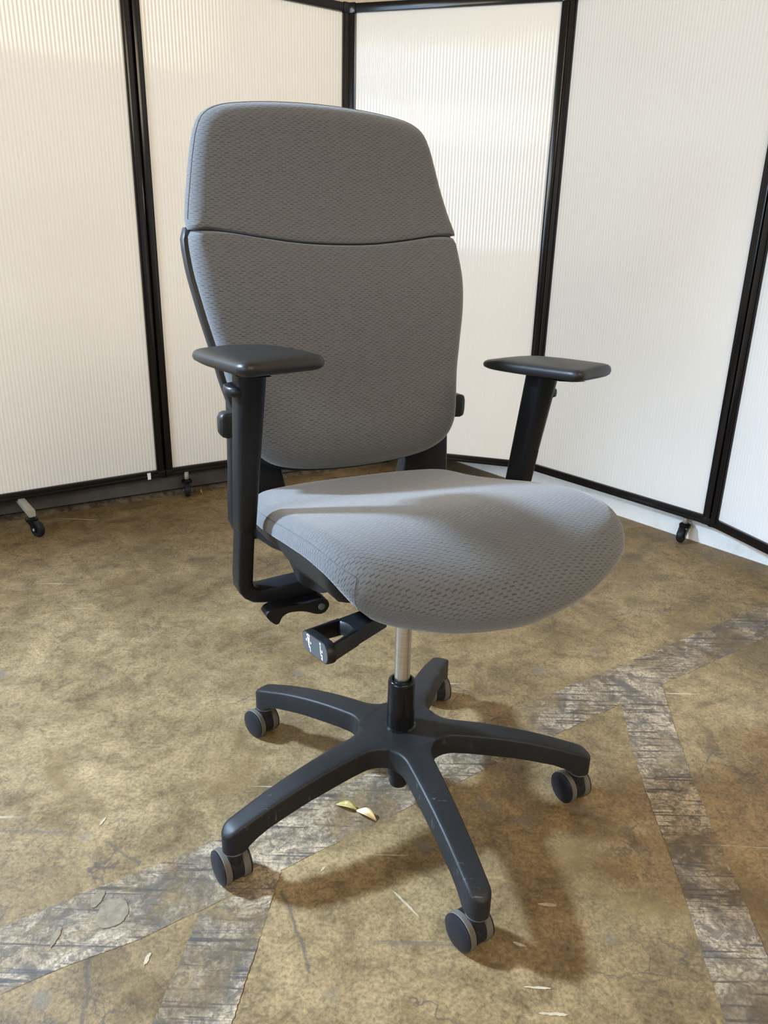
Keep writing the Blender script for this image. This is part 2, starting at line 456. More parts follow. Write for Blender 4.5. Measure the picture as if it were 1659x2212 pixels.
def interp(x, xs, ys):
    if x <= xs[0]: return ys[0]
    for i in range(len(xs) - 1):
        if x <= xs[i + 1]:
            t = (x - xs[i]) / (xs[i + 1] - xs[i])
            return ys[i] * (1 - t) + ys[i + 1] * t
    return ys[-1]

def sinterp(x, xs, ys):
    """smooth (monotone-ish cubic) interpolation"""
    n = len(xs)
    if x <= xs[0]:
        return ys[0] + (x - xs[0]) * (ys[1] - ys[0]) / (xs[1] - xs[0])
    if x >= xs[-1]:
        return ys[-1] + (x - xs[-1]) * (ys[-1] - ys[-2]) / (xs[-1] - xs[-2])
    def slope(i):
        if i == 0: return (ys[1] - ys[0]) / (xs[1] - xs[0])
        if i == n - 1: return (ys[-1] - ys[-2]) / (xs[-1] - xs[-2])
        return (ys[i + 1] - ys[i - 1]) / (xs[i + 1] - xs[i - 1])
    for i in range(n - 1):
        if x <= xs[i + 1]:
            h_ = xs[i + 1] - xs[i]; t = (x - xs[i]) / h_
            return ((2*t**3 - 3*t**2 + 1) * ys[i] + (t**3 - 2*t**2 + t) * h_ * slope(i)
                    + (-2*t**3 + 3*t**2) * ys[i+1] + (t**3 - t**2) * h_ * slope(i + 1))

def spline(pts, n, closed=True):
    """Catmull-Rom through 2D/3D points (with extra scalars), resampled evenly by arc length of the first two coords"""
    m = len(pts); dense = []
    rng = m if closed else m - 1
    for i in range(rng):
        p0 = pts[(i - 1) % m] if closed or i > 0 else pts[0]
        p1 = pts[i]; p2 = pts[(i + 1) % m]
        p3 = pts[(i + 2) % m] if closed or i + 2 < m else pts[-1]
        for k in range(12):
            t = k / 12
            dense.append(tuple(0.5 * ((2*b) + (-a + c_) * t + (2*a - 5*b + 4*c_ - d) * t*t + (-a + 3*b - 3*c_ + d) * t**3)
                               for a, b, c_, d in zip(p0, p1, p2, p3)))
    if not closed: dense.append(tuple(pts[-1]))
    loop = dense + ([dense[0]] if closed else [])
    acc = [0]
    for a, b in zip(loop[:-1], loop[1:]): acc.append(acc[-1] + math.hypot(b[0] - a[0], b[1] - a[1]))
    out = []
    cnt = n if closed else n - 1
    j = 0
    for k in range(n):
        s = acc[-1] * k / cnt
        while j < len(acc) - 2 and acc[j + 1] < s: j += 1
        d = acc[j + 1] - acc[j]
        t = 0 if d < 1e-12 else (s - acc[j]) / d
        out.append(tuple(a * (1 - t) + b * t for a, b in zip(loop[j], loop[j + 1])))
    return out

def cushion(name, loop, surf, thick, center, mat, parent, back=0.012, crown=None, inner=14, edge=8, tuck=None):
    """loop: list of (a, b, rin) in the plane; surf(a, b, t, ha) -> 3D point for plane position a,b raised by t.
    Rings: hidden back, rounded edge, then inwards to the centre. UV in metres along the cloth."""
    n = len(loop)
    nor = []
    for i in range(n):
        a = loop[i - 1]; b = loop[(i + 1) % n]
        d = Vector((b[0] - a[0], b[1] - a[1])).normalized()
        nv = Vector((d.y, -d.x))
        if nv.dot(Vector((loop[i][0] - center[0], loop[i][1] - center[1]))) < 0: nv = -nv
        nor.append(nv)
    offs = [nor[i] * loop[i][2] for i in range(n)]
    for _ in range(10):
        offs = [(offs[i - 1] + offs[i] * 2 + offs[(i + 1) % n]) / 4 for i in range(n)]
    rings, uvs = [], []
    def add(fun):
        r, u = [], []
        for i in range(n):
            P, U = fun(i); r.append(P); u.append(U)
        rings.append(r); uvs.append(u)
    def rim(inset_f, t, arc):
        def fun(i):
            a, b, rin = loop[i]; nv = nor[i]
            ins = inset_f * rin
            p = Vector((a, b)) - offs[i] * inset_f
            L = 1.35 * max(rin, thick * 0.6)
            ex = arc * L - (rin - ins)
            q = p + nv * max(ex, 0)
            return surf(p.x, p.y, t + (crown(p.x, p.y) * t / thick if crown and t > 0 else 0)), (q.x, q.y)
        return fun
    if tuck:
        def tk(f_in, f_dn):
            def fun(i):
                a, b, rin = loop[i]; ti, td = tuck(a, b)
                p = Vector((a, b)) - nor[i] * ti * f_in
                q = Vector((a, b)) + nor[i] * (rin * 0.5 + td * f_dn)
                return surf(p.x, p.y, -td * f_dn, (a, b)), (q.x, q.y)
            return fun
        for fi, fd in ((1.0, 1.0), (0.72, 0.93), (0.45, 0.78), (0.22, 0.56), (0.07, 0.30)): add(tk(fi, fd))
    else:
        add(rim(0.35, -back, 1.35)); add(rim(0.10, -back * 0.75, 1.2))
    add(rim(0.0, 0.0, 1.0))
    for k in range(1, edge + 1):
        th = PI / 2 * k / edge
        add(rim((1 - math.cos(th)), thick * math.sin(th) ** 0.9, 1 - k / edge))
    base = []
    for i in range(n):
        a, b, rin = loop[i]; base.append(Vector((a, b)) - offs[i])
    c2 = Vector(center)
    for k in range(1, inner):
        s = k / inner
        def fun(i, s=s):
            p = base[i].lerp(c2, s)
            return surf(p.x, p.y, thick + (crown(p.x, p.y) if crown else 0)), (p.x, p.y)
        add(fun)
    bm = bmesh.new()
    uvl = bm.loops.layers.uv.new('UVMap')
    vs = [[bm.verts.new(p) for p in r] for r in rings]
    def face(vv, uu):
        f = bm.faces.new(vv)
        for l, u in zip(f.loops, uu): l[uvl].uv = u
    for k in range(len(rings) - 1):
        for i in range(n):
            j = (i + 1) % n
            face((vs[k][i], vs[k][j], vs[k+1][j], vs[k+1][i]), (uvs[k][i], uvs[k][j], uvs[k+1][j], uvs[k+1][i]))
    cv = bm.verts.new(surf(center[0], center[1], thick + (crown(*center) if crown else 0)))
    for i in range(n):
        j = (i + 1) % n
        face((vs[-1][i], vs[-1][j], cv), (uvs[-1][i], uvs[-1][j], center))
    f = bm.faces.new(vs[0][::-1])
    for l in f.loops: l[uvl].uv = (0, 0)
    o = link_mesh(name, bm, mat, parent)
    return o, rings

def tube(bm, pts, r, seg=6):
    for i in range(len(pts)): pts[i] = Vector(pts[i])
    rings = []
    for i, p in enumerate(pts):
        t = (pts[min(i + 1, len(pts) - 1)] - pts[max(i - 1, 0)]).normalized()
        ref = Vector((0, 0, 1)) if abs(t.z) < 0.9 else Vector((1, 0, 0))
        s = t.cross(ref).normalized(); u = s.cross(t)
        rings.append([p + (s * math.cos(2*PI*k/seg) + u * math.sin(2*PI*k/seg)) * r for k in range(seg)])
    loft(bm, rings)

# ------------------------------------------------------------------ setting: floor and walls
bm = bmesh.new()
box(bm, (-4.5, -3.0, -0.05), (4.5, 5.0, 0.0))
floor = tag(link_mesh('floor', bm, M_CONC, smooth=False), 'stained tan concrete floor with scuffs and scratches', kind='structure')

WC = Vector((0.206, 3.36))                                       # room corner behind the divider
def wall(name, a, b, mat, label, hgt=3.3, th=0.12, side=1):
    d = (b - a).normalized(); nrm = Vector((-d.y, d.x)) * side
    bm = bmesh.new()
    q = [a, b, b + nrm * th, a + nrm * th]
    loft(bm, [[(p.x, p.y, 0) for p in q], [(p.x, p.y, hgt) for p in q]])
    return tag(link_mesh(name, bm, mat, smooth=False), label, kind='structure')
dl = Vector((-0.84, -0.545)).normalized(); dr = Vector((0.63, -0.776)).normalized()
wall('wall_left', WC + dl * 2.7, WC, M_WALL_L, 'tan rough wall behind the folding divider', side=1)
wall('wall_right', WC, WC + dr * 3.6, M_WALL_R, 'white painted block wall behind the folding divider', side=1)

bm = bmesh.new()
box(bm, (-4.5, -4.2, 3.3), (4.5, 5.0, 3.4))
tag(link_mesh('ceiling', bm, M_WALL_L, smooth=False), 'plain tan ceiling above the divider', kind='structure')

# dark steel beam lying along the foot of the left wall
bm = bmesh.new()
nl = Vector((dl.y, -dl.x)); nl = nl if nl.dot(Vector((0, -1))) > 0 else -nl
a, b = WC + dl * 0.25, WC + dl * 2.65
q = [a + nl * 0.002, b + nl * 0.002, b + nl * 0.022, a + nl * 0.022]
loft(bm, [[(p.x, p.y, 0.020) for p in q], [(p.x, p.y, 0.15) for p in q]])
tag(link_mesh('trim_1', bm, M_BEAM, smooth=False), 'dark grey steel strip along the foot of the tan wall', kind='structure')
bm = bmesh.new()  # debris wedge, its dark colour also stands in for shade under the beam
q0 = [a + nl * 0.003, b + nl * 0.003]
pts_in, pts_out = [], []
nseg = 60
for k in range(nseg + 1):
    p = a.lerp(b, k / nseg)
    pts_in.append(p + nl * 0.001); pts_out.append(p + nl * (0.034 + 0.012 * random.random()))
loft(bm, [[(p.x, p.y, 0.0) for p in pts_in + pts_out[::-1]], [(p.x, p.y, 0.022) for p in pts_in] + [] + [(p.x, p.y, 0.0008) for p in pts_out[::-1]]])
tag(link_mesh('dirt_gap_shade', bm, M_DIRT_SHADE), 'dark line of dirt and painted gap shade along the foot of the tan wall', 'dirt', kind='stuff')

# ------------------------------------------------------------------ worn floor tape
def strip(name, pts_a, pts_b, label, z=0.0006, n=90, jit=0.0010):
    """thin tape between two edge polylines, given relative to the chair axis"""
    A = spline([(p[0], p[1]) for p in pts_a], n, False); B = spline([(p[0], p[1]) for p in pts_b], n, False)
    bm = bmesh.new()
    r = []
    for P in (A, B):
        r.append([Vector((CX + p[0] + random.uniform(-jit, jit), CY + p[1] + random.uniform(-jit, jit), z)) for p in P])
    loop = r[0] + r[1][::-1]
    loft(bm, [[Vector((p.x, p.y, 0.0)) for p in loop], loop], cap0=False)
    o = link_mesh(name, bm, M_TAPE, smooth=False)
    return tag(o, label, 'floor tape')
# long strip: edges measured on the photo's floor
strip('floor_tape', [(-1.1, -0.66), (-0.556, -0.281), (-0.413, -0.186), (-0.228, -0.062), (0.235, 0.272), (0.509, 0.462), (1.017, 0.809)],
      [(-1.05, -0.765), (-0.509, -0.38), (-0.358, -0.292), (-0.19, -0.172), (0.249, 0.150), (0.588, 0.388), (1.06, 0.715)],
      'long worn whitish floor tape strip running diagonally under the chair')
strip('floor_tape', [(-0.285, -0.25), (-0.305, -0.413), (-0.33, -0.60)], [(-0.180, -0.166), (-0.208, -0.41), (-0.235, -0.60)],
      'short worn tape strip leaving the long strip beside the chair front caster', z=0.0011)
strip('floor_tape', [(0.505, 0.44), (0.475, 0.30), (0.446, 0.074), (0.432, -0.162), (0.416, -0.321), (0.395, -0.60)],
      [(0.590, 0.40), (0.570, 0.28), (0.540, 0.078), (0.521, -0.141), (0.505, -0.319), (0.480, -0.60)],
      'worn scuffed tape strip branching from the long strip towards the open floor', z=0.0011)

# ------------------------------------------------------------------ folding room divider
ZB, ZT = 0.088, 1.668
A_ = Vector((-0.800, 2.665)); C_ = Vector((-0.166, 3.095)); B_ = Vector((0.560, 2.880)); D_ = Vector((1.042, 2.295))
E0 = A_ + (Vector((-1.2394, 2.3385)) - Vector((-0.8209, 2.651))).normalized() * 0.765
F0 = D_ + (Vector((1.128, 2.098)) - Vector((1.0624, 2.2859))).normalized() * 0.765
joints = [E0, A_, C_, B_, D_, F0]
divider = tag(empty('room_divider', (C_.x, C_.y, 0)), 'folding room divider of white ribbed panels in black frames on casters', 'room divider')
off = Vector((C_.x, C_.y, 0))

def panel(pa, pb):
    d3 = Vector((pb.x - pa.x, pb.y - pa.y, 0)); L = d3.length; d3.normalize()
    nrm = Vector((d3.y, -d3.x, 0))                       # towards the camera side
    M4 = Matrix(((d3.x, -nrm.x, 0, pa.x - off.x), (d3.y, -nrm.y, 0, pa.y - off.y), (0, 0, 1, 0), (0, 0, 0, 1)))
    g = 0.005; w = 0.020; dp = 0.015
    bm = bmesh.new()
    box(bm, (g, -dp, ZB), (g + w, dp, ZT), M4, 0.003)
    box(bm, (L - g - w, -dp, ZB), (L - g, dp, ZT), M4, 0.003)
    box(bm, (g + w, -dp + 0.001, ZB), (L - g - w, dp - 0.001, ZB + 0.020), M4, 0.003)
    box(bm, (g + w, -dp - 0.003, ZB - 0.006), (L - g - w, dp, ZB + 0.006), M4, 0.002)   # proud lower lip
    box(bm, (g + w, -dp + 0.001, ZT - 0.028), (L - g - w, dp - 0.001, ZT), M4, 0.003)
    # inner lips that hold the sheet
    for x0, x1 in ((g + w - 0.001, g + w + 0.004), (L - g - w - 0.004, L - g - w + 0.001)):
        box(bm, (x0, -dp + 0.004, ZB + 0.018), (x1, dp - 0.004, ZT - 0.026), M4)
    fr = link_mesh('panel_frame', bm, M_FRAME, divider); autosmooth(fr)
    # corner connectors
    for x0, x1 in ((g - 0.003, g + w + 0.004), (L - g - w - 0.004, L - g + 0.003)):
        for z0, z1 in ((ZT - 0.031, ZT + 0.002), (ZB - 0.008, ZB + 0.016)):
            bm = bmesh.new(); box(bm, (x0, -dp - 0.002, z0), (x1, dp + 0.002, z1), M4, 0.003)
            autosmooth(link_mesh('corner_connector', bm, M_FRAME, fr))
    # ribbed twin-wall sheet
    pitch = 0.0115; x0, x1 = g + w - 0.006, L - g - w + 0.006
    ns = int((x1 - x0) / pitch * 6)
    front = []
    for k in range(ns + 1):
        x = x0 + (x1 - x0) * k / ns
        front.append((x, -0.004 - 0.00034 * math.cos(2 * PI * (x - x0) / pitch)))
    poly = front + [(x1, 0.004), (x0, 0.004)]
    bm = bmesh.new()
    loft(bm, [[M4 @ Vector((x, y, ZB + 0.014)) for x, y in poly], [M4 @ Vector((x, y, ZT - 0.02)) for x, y in poly]])
    sh = link_mesh('ribbed_sheet', bm, M_SHEET, fr); autosmooth(sh, 50)
    return d3, nrm
dirs = [panel(joints[i], joints[i + 1]) for i in range(5)]
for j in joints[1:-1]:
    bm = bmesh.new()
    lathe(bm, [(0.0055, ZB + 0.03), (0.0055, ZT - 0.03)], 12, (j.x - off.x, j.y - off.y))
    hg = link_mesh('hinge', bm, M_FRAME, divider)
    for z0, z1 in ((ZT - 0.036, ZT + 0.001), (ZB - 0.012, ZB + 0.018)):
        bm = bmesh.new(); lathe(bm, [(0.012, z0), (0.013, z0 + 0.002), (0.013, z1 - 0.002), (0.011, z1)], 16, (j.x - off.x, j.y - off.y))
        autosmooth(link_mesh('hinge_cap', bm, M_FRAME, hg))

def div_caster(pos, zstem, rot, trail=0.02, wr=0.0235):
    """plate-less swivel caster: stem, fork, wheel (> hub)"""
    base = Vector((pos[0] - off.x, pos[1] - off.y, 0))
    R_ = Matrix.Translation(base) @ Matrix.Rotation(rot, 4, 'Z')
    bm = bmesh.new()
    lathe(bm, [(0.008, 0.058), (0.008, zstem)], 14, M4=R_)
    st = link_mesh('caster_stem', bm, M_STEELGREY, divider)
    bm = bmesh.new()
    lathe(bm, [(0.010, 0.046), (0.018, 0.047), (0.019, 0.055), (0.014, 0.060), (0.004, 0.061)], 20, M4=R_)
    for s in (-1, 1):
        sec = [(-0.016, 0.052), (0.012, 0.052), (trail + 0.009, wr + 0.004), (trail + 0.007, wr - 0.009), (trail - 0.006, wr - 0.009), (trail - 0.012, wr + 0.004)]
        loft(bm, [[R_ @ Vector((x, s * 0.0115, z)) for x, z in sec], [R_ @ Vector((x, s * 0.0135, z)) for x, z in sec]])
    autosmooth(link_mesh('caster_fork', bm, M_GLOSSBLACK, st))
    Mx = R_ @ Matrix.Translation((trail, 0, wr)) @ Matrix.Rotation(PI / 2, 4, 'X')
    bm = bmesh.new()
    lathe(bm, [(0.010, -0.0095), (wr - 0.003, -0.0095), (wr, -0.006), (wr, 0.006), (wr - 0.003, 0.0095), (0.010, 0.0095)], 28, M4=Mx)
    autosmooth(link_mesh('caster_wheel', bm, M_CAP, st))
    bm = bmesh.new()
    lathe(bm, [(0.0045, -0.0150), (0.0045, 0.0150)], 12, M4=Mx)
    autosmooth(link_mesh('axle', bm, M_STEELGREY, st))

# outrigger foot under the far-left panel
foot_dir = dirs[0][1]
fpos = Vector((-1.108, 2.262, 0))
fin = fpos - foot_dir * 0.20
bm = bmesh.new()
p0 = fin - off; p1 = fpos + foot_dir * 0.012 - off
for p in (p0, p1): p.z = 0.075
sweep(bm, [p0, p1], [rr_sect(0.011, 0.011, 0.003, 2)] * 2)
autosmooth(link_mesh('outrigger_foot', bm, M_STEELGREY, divider))
div_caster(fpos, 0.07, -0.55, 0.024, 0.026)
div_caster((-0.728, 2.695), ZB, -1.3)
div_caster((0.985, 2.360), ZB, 4.0)
# white clip on the bottom rail beside the first joint
d3, nrm = dirs[0]
pc = Vector((A_.x, A_.y, 0)) - d3 * 0.062 - off
M4 = Matrix(((d3.x, -nrm.x, 0, pc.x), (d3.y, -nrm.y, 0, pc.y), (0, 0, 1, 0), (0, 0, 0, 1)))
bm = bmesh.new(); box(bm, (-0.006, -0.0185, ZB - 0.008), (0.006, -0.0155, ZB + 0.016), M4, 0.001)
link_mesh('clip', bm, M_WHITE, divider, smooth=False)

# ------------------------------------------------------------------ office chair
PHI = math.radians(-62.5)
chair = tag(empty('office_chair', (CX, CY, 0)), 'grey fabric high-back office chair with black arms and five-star base', 'office chair')
UP = Matrix.Rotation(PHI + PI / 2, 4, 'Z')        # upper part turned on the column: x to its left arm, y backwards

def part(name, bm, mat, parent=None, upper=True, auto=None, smooth=True):
    if upper: bmesh.ops.transform(bm, matrix=UP, verts=bm.verts)
    o = link_mesh(name, bm, mat, parent or chair, smooth)
    if auto: autosmooth(o, auto)
    return o

# --- five-star base: each leg fills its own 72 degree sector so that the webs join smoothly
LEG_A0 = math.radians(-70.42)
T36 = math.tan(math.radians(36))
leg_r = [0.0, 0.03, 0.055, 0.10, 0.15, 0.20, 0.25, 0.29, 0.312, 0.325]
leg_zt = [0.154, 0.154, 0.153, 0.150, 0.1445, 0.136, 0.1245, 0.1125, 0.1055, 0.0985]
def leg_half(r):
    w = interp(r, [0, 0.10, 0.20, 0.31, 0.33], [0.0245, 0.0225, 0.0195, 0.0170, 0.0165])
    fil = 0.045                                           # concave web between neighbouring legs
    r0 = 0.092
    if r < r0: w += fil * (1 - math.sqrt(max(0, 1 - ((r0 - r) / fil) ** 2))) if (r0 - r) < fil else fil
    return min(w, r * T36)
def leg_bottom(r):
    return interp(r, [0, 0.05, 0.12, 0.20, 0.27, 0.295, 0.30, 0.33], [0.118, 0.118, 0.1135, 0.1025, 0.0865, 0.072, 0.066, 0.0645])
def make_leg():
    bm = bmesh.new()
    rings = []
    rs = [0.004, 0.015, 0.026, 0.032, 0.036, 0.040, 0.044, 0.048, 0.050, 0.052, 0.054, 0.056, 0.058, 0.061, 0.064, 0.068, 0.072, 0.077, 0.083, 0.09, 0.10, 0.115, 0.14, 0.165, 0.19, 0.215, 0.24, 0.26, 0.28, 0.290, 0.298, 0.304]
    W0 = 0.0168; RC = 0.3265 - W0
    noses = [(RC + W0 * math.sin(math.radians(a)), W0 * math.cos(math.radians(a)), math.radians(a)) for a in (0, 15, 30, 45, 58, 70, 80, 87)]
    for r, wn, th in [(r, None, 0) for r in rs] + noses:
        w = leg_half(r) if wn is None else wn
        zt = sinterp(r, leg_r, leg_zt); zb = leg_bottom(r)
        bev = min(0.0045, w * 0.4, max(0.0003, (r * T36 - w) * 0.8))
        if wn is not None: zt -= 0.004 * (1 - math.cos(th))
        if w >= r * T36 - 1e-6:
            prof = [(w, zb), (w, zt - 0.012), (w, zt - 0.0002), (w * 0.85, zt - 0.0001), (w * 0.6, zt), (0, zt)]
        else:
            dr_ = 0.001 if wn is None else 0
            prof = [(w + dr_, zb), (w, zt - bev), (w - bev * 0.3, zt - bev * 0.3), (w - bev, zt), (w * 0.5, zt + 0.0004), (0, zt + 0.0006)]
        full = prof + [(-x, z) for x, z in prof[:-1][::-1]]
        rings.append(([Vector((r, x, z)) for x, z in full], w >= r * T36 - 1e-6))
    vs = [[bm.verts.new(p) for p in r_[0]] for r_ in rings]
    n = len(vs[0])
    for k in range(len(vs) - 1):
        both = rings[k][1] and rings[k + 1][1]
        for i in range(n):
            if both and i in (0, 1, 8, 9): continue          # shared with the neighbouring leg: no wall inside the casting
            j = (i + 1) % n
            bm.faces.new((vs[k][i], vs[k][j], vs[k + 1][j], vs[k + 1][i]))
    bm.faces.new(vs[-1])
    return bm
star = bmesh.new()
leg_bm = make_leg()
me_t = bpy.data.meshes.new('tmp'); leg_bm.to_mesh(me_t); leg_bm.free()
for k in range(5):
    n0 = len(star.verts)
    star.from_mesh(me_t)
    star.verts.ensure_lookup_table()
    bmesh.ops.rotate(star, verts=star.verts[n0:], cent=(0, 0, 0), matrix=Matrix.Rotation(LEG_A0 + k * math.radians(72), 3, 'Z'))
bpy.data.meshes.remove(me_t)
bmesh.ops.remove_doubles(star, verts=star.verts, dist=0.0004)
autosmooth(link_mesh('star_base', star, M_BASE, chair), 50)

def caster_parts(ang):
    """twin-wheel caster built around its stem at the origin; axle direction given by ang (towards -x, camera side)"""
    n = Vector((-math.cos(ang), -math.sin(ang), 0))           # outward normal of the wheel nearest the camera
    tr = Vector((-n.y * -1, 0, 0))
    side = Vector((n.y, -n.x, 0))                            # trailing direction, away from the camera
    if side.y < 0: side = -side
    wr = 0.0275
    c = side * 0.012 + Vector((0, 0, wr))
    basis = Matrix(((side.x, 0, n.x, c.x), (side.y, 0, n.y, c.y), (0, 1, 0, c.z), (0, 0, 0, 1)))   # local x->trail, y->up, z->axle
    out = []
    bm = bmesh.new()                                         # hood between the wheels with neck to the socket
    sec = []
    for k in range(21):
        a = math.radians(-35 + 250 * k / 20)
        sec.append((0.0255 * math.cos(a), 0.0255 * math.sin(a)))
    loft(bm, [[basis @ Vector((x, y, -0.0085)) for x, y in sec], [basis @ Vector((x, y, 0.0085)) for x, y in sec]])
    lathe(bm, [(0.0115, 0.030), (0.0115, 0.0665)], 18)
    out.append(('caster_hood', bm, M_CAP))
    for s in (1, -1):
        bm = bmesh.new()
        z0 = s * 0.0095; z1 = s * 0.0235
        prof = [(0.012, z0), (wr - 0.002, z0), (wr, z0 + s * 0.002), (wr, z1 - s * 0.0045), (wr - 0.0012, z1 - s * 0.0032), (wr - 0.003, z1 - s * 0.003), (0.012, z1 - s * 0.003)]
        lathe(bm, prof, 40, M4=basis)
        out.append(('caster_tread', bm, M_TREAD))
        bm = bmesh.new()
        prof = [(wr - 0.0025, z1 - s * 0.0045), (wr - 0.0008, z1 - s * 0.003), (wr - 0.0008, z1 - s * 0.0014), (wr - 0.003, z1), (wr * 0.6, z1 + s * 0.0018), (0.003, z1 + s * 0.0024), (0.0001, z1 + s * 0.0024)]
        lathe(bm, prof, 40, M4=basis)
        out.append(('wheel_cap', bm, M_CAP))
    return out
axle = [36, 30, 22, 47, 36]
for k in range(5):
    a = LEG_A0 + k * math.radians(72)
    cs = None
    for nm, bm, mat in caster_parts(math.radians(axle[k])):
        loc = (0.309 * math.cos(a), 0.309 * math.sin(a), 0)
        if cs is None:
            cs = link_mesh('caster', bm, mat, chair, loc=loc); autosmooth(cs)
        else:
            o = link_mesh(nm, bm, mat, cs); autosmooth(o, 35)
    # pale edge ring of the socket
    bm = bmesh.new(); lathe(bm, [(0.0155, 0.0635), (0.0172, 0.0632), (0.0172, 0.0650), (0.0155, 0.0650)], 24)
    o = link_mesh('socket_ring', bm, M_BOLT, cs); autosmooth(o)

# --- column
bm = bmesh.new()
lathe(bm, [(0.0265, 0.148), (0.0265, 0.1545), (0.0230, 0.157), (0.0225, 0.236), (0.0215, 0.2405), (0.0185, 0.2425), (0.0165, 0.2425), (0.0150, 0.2395), (0.0145, 0.20)], 40)
autosmooth(part('column_cover', bm, M_GLOSSBLACK, upper=False), 45)
bm = bmesh.new()
lathe(bm, [(0.0220, 0.105), (0.0215, 0.066), (0.0200, 0.060), (0.0160, 0.058), (0.0158, 0.040), (0.0145, 0.036), (0.004, 0.036)], 32)
autosmooth(part('column_end', bm, M_CAP, upper=False), 35)
bm = bmesh.new(); lathe(bm, [(0.0128, 0.19), (0.0128, 0.44)], 36)
autosmooth(part('gas_column', bm, M_CHROME, upper=False))

# --- seat
SY = [-0.330, -0.315, -0.290, -0.265, -0.235, -0.20, -0.15, -0.10, -0.04, 0.03, 0.10, 0.17, 0.24]
SZ = [0.497, 0.505, 0.517, 0.529, 0.5425, 0.5515, 0.5535, 0.5475, 0.5365, 0.5215, 0.508, 0.499, 0.494]
def seat_zb(y): return sinterp(y, SY, SZ)
UPS = Matrix.Rotation(PHI + PI / 2 + math.radians(0), 4, 'Z')
half = [(0.0, 0.222), (0.08, 0.221), (0.140, 0.214), (0.178, 0.198), (0.196, 0.165), (0.203, 0.11), (0.209, 0.05), (0.216, -0.02), (0.221, -0.09),
        (0.222, -0.15), (0.218, -0.20), (0.205, -0.236), (0.181, -0.260), (0.140, -0.282), (0.08, -0.303), (0.0, -0.314)]
seat_loop_pts = half + [(-x, y) for x, y in half[1:-1][::-1]]
def seat_rin(x, y): return interp(y, [-0.30, -0.24, -0.1, 0.2], [0.045, 0.034, 0.024, 0.030])
loop = [(x, y, seat_rin(x, y)) for x, y in spline(seat_loop_pts, 132)]
def seat_tuck(x, y):
    wf = max(0.0, min(1.0, (-0.190 - y) / 0.065)); wf = wf * wf * (3 - 2 * wf)
    return 0.003 + 0.052 * wf, 0.004 + max(0.016, 0.028 - 0.07 * x) * wf
def seat_surf(x, y, t, at=None):
    z = seat_zb(at[1] if at else y) + t
    # shallow dish towards the back
    z -= 0.006 * math.exp(-((x / 0.12) ** 2 + ((y - 0.05) / 0.12) ** 2))
    return UPS @ Vector((x, y, z))
seat, rings = cushion('seat_cushion', loop, seat_surf, 0.030, (0.0, -0.03), M_FABRIC, chair, back=0.0, crown=lambda x, y: 0.005 * max(0, 1 - (x / 0.21) ** 2), inner=16, tuck=seat_tuck)
# stitched seams along both seat sides, dropping over the front nose
nloop = len(loop)
for sgn in (-1, 1):
    idx = [i for i in range(nloop) if loop[i][0] * sgn > 0.12 and (-0.248 if sgn < 0 else -0.17) < loop[i][1] < 0.205]
    idx.sort(key=lambda i: -loop[i][1])
    pts = [Vector(rings[8][i]) for i in idx]
    if sgn < 0: pts += [Vector(rings[k][idx[-1]]) for k in (7, 6, 5, 4, 3, 2)]
    bm = bmesh.new()
    tube(bm, [p + Vector((0, 0, 0.0001)) for p in pts], 0.00055, 5)
    link_mesh('stitched_seam', bm, M_THREAD, seat)

# seat pan under the cushion
bm = bmesh.new()
loopc = loop
def inset_loop(lp, d, cen):
    out = []
    n = len(lp)
    for i in range(n):
        a = lp[i - 1]; b = lp[(i + 1) % n]
        dv = Vector((b[0] - a[0], b[1] - a[1])).normalized(); nv = Vector((dv.y, -dv.x))
        if nv.dot(Vector((lp[i][0] - cen[0], lp[i][1] - cen[1]))) < 0: nv = -nv
        out.append((lp[i][0] - nv.x * d, lp[i][1] - nv.y * d))
    return out
rings = []
for d, dz in ((0.006, 0.003), (0.004, -0.001), (0.005, -0.006), (0.010, -0.022), (0.019, -0.031), (0.040, -0.036), (0.09, -0.039)):
    ring = []
    for (x, y), (x0, y0, _r) in zip(inset_loop(loop, d, (0, -0.03)), loop):
        ti, td = seat_tuck(x0, y0); wf = (ti - 0.003) / 0.052
        L_ = Vector((-x, -0.03 - y)).normalized() * ti * 1.25 * (1 if wf > 0 else 0)
        deep = interp(y0, [-0.25, -0.20, -0.06, -0.03, 0.0], [1.0, 1.35, 1.45, 1.3, 1.0])
        ring.append(Vector((x + L_.x, y + L_.y, seat_zb(y0) + dz * (deep if dz < 0 else 1) * (1 - 0.75 * wf) - td * 0.85 * (1 if wf > 0 else 0))))
    rings.append(ring)
loft(bm, rings)
bmesh.ops.rotate(bm, verts=bm.verts, cent=(0, 0, 0), matrix=Matrix.Rotation(math.radians(0), 3, 'Z'))
pan = part('seat_pan', bm, M_SHELL, auto=50)

# mechanism housing under the pan, with side wings up to the pan
bm = bmesh.new()
rings = []
for y, hx, z0, z1 in ((-0.13, 0.055, 0.455, 0.500), (-0.10, 0.075, 0.430, 0.510), (-0.02, 0.085, 0.405, 0.505), (0.08, 0.085, 0.395, 0.490), (0.15, 0.08, 0.410, 0.480), (0.19, 0.07, 0.43, 0.470)):
    rings.append([Vector((x, y, (z0 + z1) / 2 + z)) for x, z in rr_sect(hx, (z1 - z0) / 2, 0.012)])
loft(bm, rings)
part('tilt_mechanism', bm, M_PLASTIC, auto=45)
for s in (-1, 1):
    bm = bmesh.new()
    prof = [(0.175, 0.485), (0.165, 0.466), (0.115, 0.464), (0.085, 0.456), (0.060, 0.445), (0.045, 0.437), (0.020, 0.434), (-0.060, 0.455), (-0.085, 0.480), (-0.090, 0.520), (0.05, 0.500)]
    P = spline(prof, 44)
    loft(bm, [[Vector((s * x0, y, z)) for y, z in P] for x0 in (0.125, 0.129, 0.160, 0.164)])
    part('pan_bracket', bm, M_PLASTIC, auto=45)

